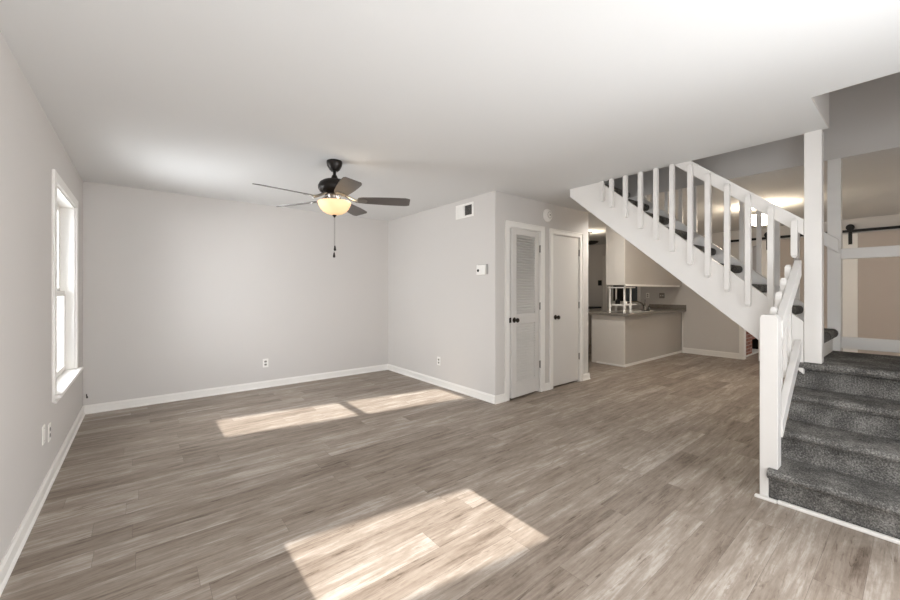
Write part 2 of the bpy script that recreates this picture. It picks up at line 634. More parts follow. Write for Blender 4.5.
for yy in (4.16, 4.56):
    obj('sash_lock', boxes((XL - 0.088, XL - 0.06, yy - 0.03, yy + 0.03, ZM + 0.0205, ZM + 0.034),
                           (XL - 0.075, XL - 0.062, yy - 0.01, yy + 0.045, ZM + 0.034, ZM + 0.044)), M_GPLASTIC, win, 0.003)
for zz in (1.48, 1.72):
    obj('vent_latch', boxes((XL - 0.0945, XL - 0.088, WY0 + 0.02, WY0 + 0.045, zz - 0.016, zz + 0.016)), M_GPLASTIC, win, 0.002)

# ------------------------------------------------------------------ closet doors
def door_casing(x0, x1, ztop, parent, xo0, xo1, zo):
    y0, y1 = YC - 0.017, YC
    def f(b):
        add_box(b, xo0, x0, y0, y1, 0, zo)
        add_box(b, x1, xo1, y0, y1, 0, zo)
        add_box(b, x0, x1, y0, y1, ztop, zo)
        # raised outer band
        add_box(b, xo0, xo0 + 0.016, y0 - 0.007, y0, 0, zo)
        add_box(b, xo1 - 0.016, xo1, y0 - 0.007, y0, 0, zo)
        add_box(b, xo0 + 0.016, xo1 - 0.016, y0 - 0.007, y0, zo - 0.016, zo)
    obj('casing', new(f), M_TRIM, parent, 0.003)
    def g(b):
        add_box(b, x0, x0 + 0.008, YC, YC + 0.1, 0, ztop)
        add_box(b, x1 - 0.008, x1, YC, YC + 0.1, 0, ztop)
        add_box(b, x0 + 0.008, x1 - 0.008, YC, YC + 0.1, ztop - 0.008, ztop)
        add_box(b, x0 + 0.008, x0 + 0.02, YC + 0.045, YC + 0.08, 0, ztop - 0.008)
        add_box(b, x1 - 0.02, x1 - 0.008, YC + 0.045, YC + 0.08, 0, ztop - 0.008)
        add_box(b, x0 + 0.02, x1 - 0.02, YC + 0.045, YC + 0.08, ztop - 0.02, ztop - 0.008)
    obj('jamb', new(g), M_TRIM, parent)


def knob(parent, x, y, z, mtx=None):
    m = Matrix.Translation((x, y, z)) @ Matrix.Rotation(R(90), 4, 'X')
    if mtx is not None:
        m = mtx @ m
    k = obj('door_knob', new(lambda b: add_lathe(b, [(0, 0), (0.031, 0), (0.033, 0.004), (0.028, 0.009), (0.012, 0.012), (0.0105, 0.034),
                                                     (0.02, 0.038), (0.027, 0.047), (0.0275, 0.056), (0.021, 0.064), (0, 0.067)], 24, m)),
            M_KNOB, parent, smooth=True)
    return k


def hinge(parent, x, z, y=YC):
    def f(b):
        add_box(b, x - 0.014, x + 0.014, y - 0.003, y, z - 0.045, z + 0.045)
        add_tube(b, [(x, y - 0.007, z - 0.047), (x, y - 0.007, z + 0.047)], 0.006, 10)
        for q in (-0.03, 0.03):
            add_tube(b, [(x + 0.009, y - 0.004, z + q), (x + 0.009, y - 0.002, z + q)], 0.003, 8)
    obj('hinge', new(f), M_NICKEL, parent)


# louvered door, standing slightly open
d1 = empty('door_1', (D1X1, YC, 0))
tag(d1, 'white louvered closet door standing slightly ajar', 'door', kind='structure')
door_casing(D1X0, D1X1, DZ, d1, 3.293, 4.025, 2.118)
ang = R(4.0)
piv = Matrix.Translation((D1X1 - 0.011, YC + 0.004, 0)) @ Matrix.Rotation(ang, 4, 'Z') @ Matrix.Translation((-(D1X1 - 0.011), -(YC + 0.004), 0))
dl0, dl1 = D1X0 + 0.012, D1X1 - 0.011
sz0, sz1 = 0.022, DZ - 0.013
yd0, yd1 = YC + 0.004, YC + 0.038
def stl(b):
    for bx in ((dl0, dl0 + 0.085, yd0, yd1, sz0, sz1), (dl1 - 0.085, dl1, yd0, yd1, sz0, sz1),
               (dl0 + 0.085, dl1 - 0.085, yd0, yd1, sz0, 0.20), (dl0 + 0.085, dl1 - 0.085, yd0, yd1, 0.895, 1.005),
               (dl0 + 0.085, dl1 - 0.085, yd0, yd1, 1.965, sz1)):
        add_box(b, *bx, mtx=piv)
slab = obj('door_frame', new(stl), M_DOOR, d1, 0.003)
def louv(z0, z1):
    def f(b):
        n = int((z1 - z0) / 0.031)
        st = (z1 - z0) / n
        for i in range(n):
            zc = z0 + st * (i + 0.5)
            mm = piv @ Matrix.Translation(((dl0 + dl1) / 2, (yd0 + yd1) / 2, zc)) @ Matrix.Rotation(R(46), 4, 'X')
            hw = (dl1 - dl0) / 2 - 0.08
            add_box(b, -hw, hw, -0.021, 0.021, -0.0035, 0.0035, mtx=mm)
        # small bead around the panel
        hw0, hw1 = dl0 + 0.085, dl1 - 0.085
        add_box(b, hw0, hw0 + 0.008, yd0 + 0.002, yd1 - 0.002, z0, z1, mtx=piv)
        add_box(b, hw1 - 0.008, hw1, yd0 + 0.002, yd1 - 0.002, z0, z1, mtx=piv)
    return new(f)
obj('louver_panel', louv(1.005, 1.965), M_DOOR, d1)
obj('louver_panel', louv(0.20, 0.895), M_DOOR, d1)
knob(d1, dl0 + 0.045, yd0, 0.945, piv)
obj('latch_plate', new(lambda b: add_box(b, dl0 - 0.0015, dl0 + 0.001, yd0 + 0.006, yd1 - 0.004, 0.915, 0.975, mtx=piv)), M_KNOB, d1)
obj('strike_plate', boxes((D1X0 - 0.012, D1X0 + 0.009, YC - 0.019, YC + 0.03, 0.915, 0.972)), M_KNOB, d1)
for z in (1.828, 1.098, 0.355):
    hinge(d1, D1X1 - 0.004, z, YC)

d2 = empty('door_2', (D2X1, YC, 0))
tag(d2, 'plain flat white closet door standing closed', 'door', kind='structure')
door_casing(D2X0, D2X1, DZ, d2, 4.145, 4.914, 2.112)
obj('door_slab', boxes((D2X0 + 0.011, D2X1 - 0.011, YC + 0.004, YC + 0.04, 0.022, DZ - 0.012)), M_DOOR, d2, 0.002)
knob(d2, D2X0 + 0.072, YC + 0.004, 0.94)
for z in (1.832, 1.09, 0.363):
    hinge(d2, D2X1 - 0.004, z, YC)

# ------------------------------------------------------------------ staircase
stairs = empty('staircase', (3.9, 0, 0))
tag(stairs, 'L-shaped staircase with charcoal carpet rising to the upper floor', 'staircase')
XR = [3.03, 3.29, 3.55, 3.80]
YS0, YSN = -0.62, 0.586      # lower flight from outside the frame to the newel side
NO = 0.062


def nose_profile(x, ztop, zbase, xback):
    """carpeted riser and tread with a fat rounded nosing"""
    r = 0.024
    p = [(xback, zbase), (x, zbase), (x, ztop - 0.066), (x - 0.012, ztop - 0.056), (x - NO + r * 0.6, ztop - 0.05)]
    cx, cz = x - NO + r, ztop - r
    for k in range(7):
        a = R(250 - 160 * k / 6)
        p.append((cx + r * math.cos(a), cz + r * math.sin(a)))
    p.append((xback, ztop))
    return p


for k in range(3):
    zt = H * (k + 1)
    xb = XR[k + 1]
    def f(b, k=k, zt=zt, xb=xb):
        add_prism(b, nose_profile(XR[k], zt, H * k, xb + 0.02), YS0, YSN if k else 0.592, 'y')
    obj('step', new(f), M_CARP, stairs, smooth=True)
def land(b):
    add_prism(b, nose_profile(XR[3], 4 * H, 3 * H, XS1 - 0.03), YS0, 0.60, 'y')
obj('landing', new(land), M_CARP, stairs, smooth=True)
obj('landing_base', boxes((XR[3] + 0.01, XS1 - 0.04, YS0 + 0.02, 0.59, 0, 3 * H - 0.001), (XR[1] + 0.03, XR[3], YS0 + 0.02, YSN - 0.02, 0, H - 0.001),
                          (XR[2] + 0.03, XR[3], YS0 + 0.02, YSN - 0.02, H, 2 * H - 0.001)), M_TRIM, stairs)
obj('floor_strip', boxes((2.985, 3.012, YS0, 0.545, 0.0, 0.021), (2.978, 3.012, 0.5455, 0.655, 0.0, 0.016)), M_TRIM, stairs, 0.005)

TOPS = lambda y: 1.251 + 0.865 * (y - 0.749)
BOTS = lambda y: 0.903 + 0.856 * (y - 0.794)
def stringer(x0, x1, name='stringer', ylow=0.535):
    yt = 0.749 + (CZ - 0.001 - 1.251) / 0.865
    pts = [(ylow, BOTS(ylow)), (2.486, BOTS(2.486)), (2.486, CZ - 0.001), (yt, CZ - 0.001), (ylow, TOPS(ylow))]
    return obj(name, new(lambda b: add_prism(b, pts, x0, x1, 'x')), M_RAIL, stairs, 0.003)
stringer(3.75, 3.79)
stringer(4.65, 4.69)
obj('first_riser', boxes((3.85, 4.62, 0.475, 0.49, 4 * H + 0.0005, 5 * H - 0.076)), M_TRIM, stairs)
for k in range(9):
    zt = 4 * H + H * (k + 1)
    y0 = 0.44 + 0.2244 * k
    def f(b, zt=zt, y0=y0):
        r = 0.03
        th = 0.075
        p = [(y0 + 0.275, zt - th), (y0 + r, zt - th)]
        for q in range(9):
            a = R(270 - 180 * q / 8)
            p.append((y0 + r + r * math.cos(a), zt - th / 2 + (th / 2) * math.sin(a)))
        p.append((y0 + 0.275, zt))
        xa, xb2 = (3.792, 4.648) if k else (3.85, 4.62)
        add_prism(b, p, xa, xb2, 'x')
    obj('tread', new(f), M_CARP, stairs, smooth=True)

# ------------------------------------------------------------------ railings
def chamfered_bar(b, x0, x1, y0, y1, z0, z1, c=0.018):
    """square baluster with blunt pyramidal ends"""
    xm, ym = (x0 + x1) / 2, (y0 + y1) / 2
    lv = [(0.55, z0), (1.0, z0 + c), (1.0, z1 - c), (0.6, z1)]
    rings = []
    hx, hy = (x1 - x0) / 2, (y1 - y0) / 2
    for s, z in lv:
        rings.append([b.verts.new((xm + sx * hx * s, ym + sy * hy * s, z)) for sx, sy in ((-1, -1), (1, -1), (1, 1), (-1, 1))])
    b.faces.new(rings[0][::-1]); b.faces.new(rings[-1])
    for A, B in zip(rings, rings[1:]):
        for i in range(4):
            j = (i + 1) % 4
            b.faces.new((A[i], A[j], B[j], B[i]))


BAL_Y = [0.583, 0.718, 0.858, 0.996, 1.134, 1.267, 1.414, 1.553, 1.695, 1.843, 1.986, 2.085]
RT = lambda y: 1.819 + 0.848 * (y - 0.542)      # handrail top
def upper_railing(xr0, xr1, xb0, xb1, label, ylow, loc):
    t = empty('stair_railing', loc)
    tag(t, label, 'railing', 'railings of the upper flight')
    yt = 0.542 + (CZ - 0.002 - 1.819) / 0.848
    dv = 0.118
    yb = 0.542 + (CZ - 0.002 + dv - 1.819) / 0.848
    pts = [(ylow, RT(ylow) - dv), (yb, CZ - 0.002), (yt, CZ - 0.002), (ylow, RT(ylow))]
    obj('handrail', new(lambda b: add_prism(b, pts, xr0, xr1, 'x')), M_RAIL, t, 0.004)
    for y in BAL_Y:
        ztop = min(RT(y) - 0.03, CZ - 0.003)
        zb = TOPS(y) - 0.18 if (y > 0.6 or xb0 > 4) else 1.535
        w2 = 0.0185 if y < 2.05 else 0.0125
        obj('baluster', new(lambda b: chamfered_bar(b, xb0, xb1, y - w2, y + w2, zb, ztop, 0.02 if ztop < CZ - 0.01 else 0.001)), M_RAIL, t, 0.002)
    return t
upper_railing(3.75, 3.79, 3.711, 3.749, 'white railing on the near side of the upper stair flight, in front of its treads', 0.5345, (3.75, 0.55, 0.77))
upper_railing(4.645, 4.679, 4.691, 4.727, 'white railing on the far side of the upper stair flight, behind its treads', 0.44, (4.69, 0.55, 0.77))

# lower railing with newel post
lr = empty('stair_railing', (3.07, 0.592, 0))
tag(lr, 'short white railing with square newel post beside the lower carpeted steps', 'railing')
def newel(b):
    # notched over the carpeted first step
    add_prism(b, [(0.5935, 0.0), (0.637, 0.0), (0.637, 1.122), (0.624, 1.142), (0.561, 1.142), (0.548, 1.122), (0.548, 0.194), (0.5935, 0.194)], 3.022, 3.112, 'x')
obj('newel_post', new(newel), M_RAIL, lr, 0.003)
def slanted(b, za, zb, dv, ya, yb, w2, xa=3.1125, xb=3.7435):
    pts = []
    for x, z, y in ((xa, za, ya), (xb, zb, yb)):
        pts.append([b.verts.new((x, y - w2, z)), b.verts.new((x, y + w2, z)), b.verts.new((x, y + w2, z - dv)), b.verts.new((x, y - w2, z - dv))])
    A, B = pts
    b.faces.new(A); b.faces.new(B[::-1])
    for i in range(4):
        j = (i + 1) % 4
        b.faces.new((A[i], A[j], B[j], B[i]))
YA, YBB = 0.56, 0.56
obj('handrail', new(lambda b: slanted(b, 1.103, 1.514, 0.112, YA, YBB, 0.02, xb=3.708)), M_RAIL, lr, 0.003)
obj('bottom_rail', new(lambda b: slanted(b, 0.48, 0.937, 0.108, YA, YBB, 0.02, xb=3.708)), M_RAIL, lr, 0.003)
for x in (3.205, 3.345, 3.485, 3.625):
    fr = (x - 3.1125) / 0.631
    yc = YA + (YBB - YA) * fr + 0.021
    obj('baluster', new(lambda b: chamfered_bar(b, x - 0.018, x + 0.018, yc + 0.0015, yc + 0.037, 0.40 + 0.485 * fr, 1.103 + 0.438 * fr + 0.02, 0.02)), M_RAIL, lr, 0.002)

p1 = obj('post', boxes((3.744, 3.838, 0.439, 0.533, 4 * H + 0.0005, CZ - 0.001)), M_RAIL, bevel=0.004)
tag(p1, 'tall square white post rising from the stair landing corner to the ceiling', 'post')
p2 = obj('post', boxes((4.682, 4.772, 0.43, 0.516, 0, CZ - 0.001)), M_RAIL, bevel=0.004)
tag(p2, 'tall square white post at the back of the landing beside the guard rail', 'post')
gd = empty('landing_guard', (4.72, -0.1, 4 * H))
tag(gd, 'white two-board guard rail across the open end of the landing', 'guard rail')
obj('top_rail', boxes((4.685, 4.725, -0.75, 0.4295, 1.565, 1.655)), M_RAIL, gd, 0.004)
obj('bottom_rail', boxes((4.685, 4.725, -0.75, 0.4295, 0.797, 0.896)), M_RAIL, gd, 0.004)

# ------------------------------------------------------------------ ceiling fan
FX, FY = 1.321, 3.265
fan = empty('ceiling_fan', (FX, FY, CZ))
tag(fan, 'dark five-blade ceiling fan with a lit frosted bowl light', 'ceiling fan')
T0 = Matrix.Translation((FX, FY, 0))
obj('canopy', new(lambda b: add_lathe(b, [(0, 2.4395), (0.066, 2.4395), (0.068, 2.425), (0.062, 2.395), (0.045, 2.365), (0.03, 2.35), (0.0, 2.348)], 32, T0)), M_FANMETAL, fan, smooth=True)
obj('downrod', new(lambda b: (add_lathe(b, [(0, 2.36), (0.0135, 2.36), (0.0135, 2.29), (0, 2.29)], 16, T0),
                              add_lathe(b, [(0, 2.318), (0.02, 2.315), (0.032, 2.285), (0.034, 2.275), (0, 2.274)], 24, T0))), M_FANMETAL, fan, smooth=True)
obj('motor_housing', new(lambda b: add_lathe(b, [(0, 2.276), (0.05, 2.276), (0.095, 2.266), (0.125, 2.245), (0.139, 2.215), (0.138, 2.19),
                                                 (0.125, 2.168), (0.10, 2.152), (0.085, 2.146), (0, 2.145)], 40, T0)), M_FANMETAL, fan, smooth=True)
obj('switch_housing', new(lambda b: add_lathe(b, [(0, 2.145), (0.062, 2.145), (0.066, 2.138), (0.06, 2.13), (0.052, 2.105), (0.058, 2.088), (0.1, 2.078), (0.128, 2.074), (0.128, 2.068), (0, 2.066)], 32, T0)), M_NICKEL, fan, smooth=True)
obj('bowl_shade', new(lambda b: add_lathe(b, [(0.138, 2.080), (0.144, 2.076), (0.142, 2.066), (0.136, 2.048), (0.122, 2.020), (0.100, 1.995), (0.070, 1.977), (0.034, 1.967), (0.0, 1.964)], 40, T0)), M_BOWL, fan, smooth=True)
obj('finial', new(lambda b: add_lathe(b, [(0, 1.9645), (0.017, 1.964), (0.019, 1.958), (0.012, 1.953), (0.008, 1.944), (0.0, 1.939)], 20, T0)), M_FANMETAL, fan, smooth=True)
cam_r = Vector((0.7779, -0.6284, 0))
cam_d = Vector((0.6284, 0.7779, 0))
for A in (226.5, 298.5, 10.5, 82.5, 154.5):
    a = R(A)
    u = cam_r * math.cos(a) + cam_d * math.sin(a)
    ang = math.atan2(u.y, u.x)
    BM = Matrix.Translation((FX, FY, 2.103)) @ Matrix.Rotation(ang, 4, 'Z') @ Matrix.Rotation(R(-13), 4, 'X')
    def blade(b, BM=BM):
        out = []
        n = 20
        L0, L1 = 0.205, 0.665
        for i in range(n + 1):
            t = i / n
            x = L0 + (L1 - L0) * t
            hw = 0.052 + 0.022 * math.sin(min(1, t * 1.25) * PI / 2)
            if t > 0.9:
                q = (t - 0.9) / 0.1
                hw *= 1 - 0.22 * q ** 2.2
            if t < 0.08:
                hw *= 0.8 + 0.2 * (t / 0.08)
            out.append((x, hw))
        pts = [(x, hw) for x, hw in out] + [(x, -hw) for x, hw in out[::-1]]
        A_ = [b.verts.new(BM @ Vector((x, y, 0.003))) for x, y in pts]
        B_ = [b.verts.new(BM @ Vector((x, y, -0.003))) for x, y in pts]
        b.faces.new(A_); b.faces.new(B_[::-1])
        for i in range(len(pts)):
            j = (i + 1) % len(pts)
            b.faces.new((A_[j], A_[i], B_[i], B_[j]))
    bl = obj('blade', new(blade), M_BLADE, fan)
    def iron(b, BM=BM, ang=ang):
        Z = Matrix.Translation((FX, FY, 0)) @ Matrix.Rotation(ang, 4, 'Z')
        add_tube(b, [Z @ Vector(p) for p in ((0.08, 0, 2.15), (0.115, 0, 2.128), (0.16, 0, 2.105), (0.2, 0, 2.091))], [0.014, 0.012, 0.012, 0.014], 10)
        pl = [(0.185, 0.018), (0.21, 0.038), (0.245, 0.04), (0.275, 0.028), (0.285, 0.0), (0.275, -0.028), (0.245, -0.04), (0.21, -0.038), (0.185, -0.018)]
        A_ = [b.verts.new(BM @ Vector((x, y, -0.004))) for x, y in pl]
        B_ = [b.verts.new(BM @ Vector((x, y, -0.009))) for x, y in pl]
        b.faces.new(A_); b.faces.new(B_[::-1])
        for i in range(len(pl)):
            j = (i + 1) % len(pl)
            b.faces.new((A_[j], A_[i], B_[i], B_[j]))
        for sx, sy in ((0.215, 0.02), (0.215, -0.02), (0.262, 0)):
            add_lathe(b, [(0, -0.009), (0.006, -0.009), (0.004, -0.012), (0, -0.0125)], 10, BM @ Matrix.Translation((sx, sy, 0)))
    obj('blade_iron', new(iron), M_NICKEL, bl, smooth=True)
def chain(dx, zend, fob):
    off = cam_r * dx
    x, y = FX + off.x, FY + off.y
    def f(b):
        z = 1.94
        while z > zend + 0.05:
            add_lathe(b, [(0, z), (0.0024, z - 0.002), (0.0024, z - 0.006), (0, z - 0.008)], 6, Matrix.Translation((x, y, 0)))
            z -= 0.008
        add_tube(b, [(x, y, 1.945), (x, y, zend + 0.045)], 0.0012, 6)
    c = obj('pull_chain', new(f), M_NICKEL, fan)
    obj('chain_fob', new(lambda b: add_lathe(b, [(0, zend + 0.05), (0.005, zend + 0.046), (0.009, zend + 0.026), (0.0115, zend + 0.012), (0.009, zend + 0.003), (0, zend)], 14, Matrix.Translation((x, y, 0)))), M_FANMETAL, c, smooth=True)
chain(0.004, 1.645, 0)
chain(-0.003, 1.585, 1)
fl = bpy.data.lights.new('fan_bulb', 'POINT')
fl.energy = 0.8
fl.color = (1.0, 0.78, 0.52)
fl.shadow_soft_size = 0.04
flo = bpy.data.objects.new('fan_bulb', fl)
COL.objects.link(flo)
flo.parent = fan
flo.location = (0.09, -0.11, 2.1 - CZ)

# ------------------------------------------------------------------ wall fittings
# air vent on the alcove wall
v = empty('air_vent', (XA, 3.592, 2.205))
tag(v, 'white rectangular air vent high on the side wall near the corner', 'air vent')
vy0, vy1, vz0, vz1 = 3.425, 3.76, 2.207, 2.383
obj('vent_frame', boxes((XA - 0.008, XA - 0.0005, vy0, vy1, vz0, vz0 + 0.026), (XA - 0.008, XA - 0.0005, vy0, vy1, vz1 - 0.026, vz1),
                        (XA - 0.008, XA - 0.0005, vy0, vy0 + 0.03, vz0 + 0.026, vz1 - 0.026), (XA - 0.008, XA - 0.0005, vy1 - 0.03, vy1, vz0 + 0.026, vz1 - 0.026),
                        (XA - 0.008, XA - 0.0005, 3.585, 3.61, vz0 + 0.026, vz1 - 0.026)), M_WPLASTIC, v, 0.002)
obj('vent_back', boxes((XA - 0.0015, XA - 0.0006, 3.456, 3.584, vz0 + 0.027, vz1 - 0.027)), M_DARK, v)
def vs1(b):
    for i in range(9):
        z = vz0 + 0.033 + i * 0.0137
        add_box(b, -0.0055, 0.0055, 3.457, 3.583, -0.001, 0.001, mtx=Matrix.Translation((XA - 0.0055, 0, z)) @ Matrix.Rotation(R(-30), 4, 'Y'))
obj('vent_slats', new(vs1), M_GPLASTIC, v)
def vs2(b):
    for i in range(9):
        z = vz0 + 0.033 + i * 0.0137
        add_box(b, -0.0075, 0.0075, 3.612, 3.728, -0.001, 0.001, mtx=Matrix.Translation((XA - 0.0045, 0, z)) @ Matrix.Rotation(R(72), 4, 'Y'))
obj('vent_slats', new(vs2), M_WPLASTIC, v)

t = empty('thermostat', (XA, 3.26, 1.49))
tag(t, 'small white thermostat on the side wall below the vent', 'thermostat')
obj('wall_plate', boxes((XA - 0.006, XA - 0.0005, 3.175, 3.345, 1.487, 1.607)), M_GPLASTIC, t, 0.002)
obj('housing', boxes((XA - 0.028, XA - 0.0065, 3.2, 3.35, 1.482, 1.6)), M_WPLASTIC, t, 0.005)
obj('dial', new(lambda b: add_lathe(b, [(0, 0), (0.017, 0), (0.016, 0.005), (0, 0.006)], 20, Matrix.Translation((XA - 0.0282, 3.318, 1.533)) @ Matrix.Rotation(R(-90), 4, 'Y'))), M_DARK, t, smooth=True)

s = empty('smoke_detector', (4.098, YC, 2.275))
tag(s, 'round white smoke detector on the wall above the closet doors', 'smoke detector')
SM = Matrix.Translation((4.098, YC - 0.0005, 2.275)) @ Matrix.Rotation(R(90), 4, 'X')
obj('detector_base', new(lambda b: add_lathe(b, [(0, 0), (0.083, 0), (0.084, 0.012), (0.08, 0.016), (0, 0.016)], 36, SM)), M_WPLASTIC, s, smooth=True)
obj('detector_cover', new(lambda b: add_lathe(b, [(0, 0.0162), (0.074, 0.0162), (0.072, 0.03), (0.06, 0.04), (0.035, 0.044), (0, 0.045)], 36, SM)), M_WPLASTIC, s, smooth=True)
obj('vent_ring', new(lambda b: add_lathe(b, [(0.0385, 0.0438), (0.044, 0.0432), (0.044, 0.0445), (0.0385, 0.0452), (0.0385, 0.0438)], 30, SM)), M_GPLASTIC, s)
obj('test_button', new(lambda b: add_lathe(b, [(0, 0.0452), (0.012, 0.0452), (0.01, 0.049), (0, 0.05)], 16, SM @ Matrix.Translation((0.006, 0.0, 0)))), M_GPLASTIC, s, smooth=True)


def outlet(loc, face, label, group=None, slots=True, dark=False, w2=0.035, h2=0.057, name='wall_outlet', cat='outlet'):
    """face: 'x+','x-','y-' = direction the plate looks"""
    o = empty(name, loc)
    tag(o, label, cat, group)
    rot = {'y-': 0.0, 'x+': R(90), 'x-': R(-90)}[face]
    mm = Matrix.Translation(loc) @ Matrix.Rotation(rot, 4, 'Z')
    obj('cover_plate', new(lambda b: add_box(b, -w2, w2, -0.006, -0.0005, -h2, h2, mtx=mm)), M_NICKEL if dark else M_WPLASTIC, o, 0.002)
    if slots:
        for q in (-0.02, 0.02):
            def f(b, q=q):
                pts = []
                for k in range(20):
                    a = 2 * PI * k / 20
                    pts.append((0.0165 * math.cos(a), max(-0.013, min(0.013, 0.0165 * math.sin(a)))))
                A = [b.verts.new(mm @ Vector((x, -0.0062, z + q))) for x, z in pts]
                B = [b.verts.new(mm @ Vector((x, -0.0085, z + q))) for x, z in pts]
                b.faces.new(A); b.faces.new(B[::-1])
                for i in range(20):
                    j = (i + 1) % 20
                    b.faces.new((A[i], A[j], B[j], B[i]))
            soc = obj('socket', new(f), M_GPLASTIC if not dark else M_DARK, o)
            obj('slots', new(lambda b: [add_box(b, sx - 0.0016, sx + 0.0016, -0.0092, -0.0086, q - 0.002, q + 0.007, mtx=mm) for sx in (-0.006, 0.006)]), M_DARK, soc)
    return o
outlet((1.273, YB, 0.328), 'y-', 'white outlet low on the wall behind the ceiling fan')
outlet((XA, 4.125, 0.335), 'x-', 'white outlet low on the side wall below the vent')
outlet((XL, 3.66, 0.345), 'x+', 'white outlet low on the left wall, the one closer to the window')
o = outlet((XL, 3.47, 0.385), 'x+', 'blank white cover plate low on the left wall beside the outlet', slots=False, name='blank_wall_plate', cat='wall plate')
for q in (-0.04, 0.04):
    obj('screw', new(lambda b: add_lathe(b, [(0, 0), (0.004, 0), (0.003, 0.0012), (0, 0.0015)], 10, Matrix.Translation((XL + 0.0062, 3.47, 0.385 + q)) @ Matrix.Rotation(R(90), 4, 'Y'))), M_GPLASTIC, o)

c = empty('cable_stub', (XL + 0.03, YB, 0.2))
tag(c, 'short dark cable stub sticking out of the wall in the left corner', 'cable')
obj('cable', new(lambda b: add_tube(b, [(XL + 0.03, YB - 0.0005, 0.205), (XL + 0.03, YB - 0.02, 0.205), (XL + 0.033, YB - 0.035, 0.2), (XL + 0.036, YB - 0.05, 0.19)], 0.004, 8)), M_DARK, c, smooth=True)
obj('connector', new(lambda b: add_tube(b, [(XL + 0.036, YB - 0.05, 0.19), (XL + 0.039, YB - 0.064, 0.18)], 0.007, 10)), M_KNOB, c)

# ------------------------------------------------------------------ kitchen beyond the stairs
PX, PY = 6.35, 3.15
pen = empty('kitchen_peninsula', (7.5, 3.4, 0))
tag(pen, 'kitchen peninsula base with a pale end panel and grey half wall', 'peninsula')
obj('half_wall', boxes((PX + 0.02, XF - 0.001, PY, PY + 0.1, 0, 0.862)), M_TAUPE, pen)
obj('end_panel', boxes((PX, PX + 0.0195, PY - 0.001, 3.76, 0.0, 0.862)), M_CAB, pen, 0.002)
obj('cabinet_body', boxes((PX + 0.02, 8.1, PY + 0.101, 3.70, 0.1, 0.862), (PX + 0.02, 8.1, PY + 0.101, 3.64, 0.0, 0.0999)), M_CAB, pen)
def shoe(b):
    add_box(b, PX - 0.012, XF - 0.02, PY - 0.014, PY - 0.0015, 0.0, 0.045)
    add_box(b, PX - 0.012, PX - 0.0005, PY - 0.0015, 3.66, 0.0, 0.03)
obj('base_trim', new(shoe), M_TRIM, pen, 0.003)
obj('corner_trim', boxes((XF - 0.03, XF - 0.001, PY - 0.03, PY - 0.0145, 0.0, 0.85)), M_TRIM, pen, 0.002)
ct = empty('countertop', (7.5, 3.4, 0.863))
tag(ct, 'grey laminate countertop on the kitchen peninsula', 'countertop')
obj('worktop', boxes((PX - 0.05, XF - 0.0015, PY - 0.09, 3.80, 0.8635, 0.905)), M_COUNT, ct, 0.006)
obj('backsplash', boxes((XF - 0.022, XF - 0.0015, PY - 0.09, 3.80, 0.9055, 1.0)), M_COUNT, ct, 0.004)
sk = empty('kitchen_sink', (7.1, 3.45, 0.905))
tag(sk, 'white kitchen sink set in the grey peninsula countertop', 'sink')
def rim(b):
    add_box(b, 6.72, 7.62, 3.2, 3.24, 0.9055, 0.917)
    add_box(b, 6.72, 7.62, 3.62, 3.68, 0.9055, 0.917)
    add_box(b, 6.72, 6.76, 3.24, 3.62, 0.9055, 0.917)
    add_box(b, 7.58, 7.62, 3.24, 3.62, 0.9055, 0.917)
    add_box(b, 7.15, 7.19, 3.24, 3.62, 0.9055, 0.916)
obj('sink_rim', new(rim), M_SINK, sk, 0.004)
obj('basin_floor', boxes((6.76, 7.15, 3.24, 3.62, 0.9056, 0.9066), (7.19, 7.58, 3.24, 3.62, 0.9056, 0.9066)), M_SINK, sk)
fc = empty('kitchen_faucet', (7.2, 3.22, 0.917))
tag(fc, 'dark arched faucet behind the white kitchen sink', 'faucet')
FXk, FYk = 7.25, 3.222
obj('faucet_base', new(lambda b: (add_box(b, FXk - 0.1, FXk + 0.1, FYk - 0.02, FYk + 0.016, 0.9175, 0.932), add_lathe(b, [(0, 0.93), (0.026, 0.93), (0.022, 0.97), (0.02, 1.0), (0, 1.0)], 16, Matrix.Translation((FXk, FYk, 0))))), M_CHROME, fc, 0.003)
obj('spout', new(lambda b: add_tube(b, [(FXk, FYk, 0.99), (FXk - 0.03, FYk + 0.03, 1.06), (FXk - 0.1, FYk + 0.09, 1.095), (FXk - 0.2, FYk + 0.17, 1.085), (FXk - 0.26, FYk + 0.22, 1.05), (FXk - 0.27, FYk + 0.23, 1.03)], 0.014, 12)), M_CHROME, fc, smooth=True)
obj('faucet_handle', new(lambda b: add_tube(b, [(FXk, FYk, 1.0), (FXk + 0.02, FYk, 1.05), (FXk + 0.01, FYk - 0.005, 1.13)], [0.016, 0.012, 0.008], 10)), M_CHROME, fc, smooth=True)
obj('side_sprayer', new(lambda b: add_lathe(b, [(0, 0.9175), (0.02, 0.9175), (0.016, 0.94), (0.012, 0.98), (0.016, 1.01), (0, 1.02)], 14, Matrix.Translation((FXk + 0.19, FYk - 0.001, 0)))), M_CHROME, fc, smooth=True)

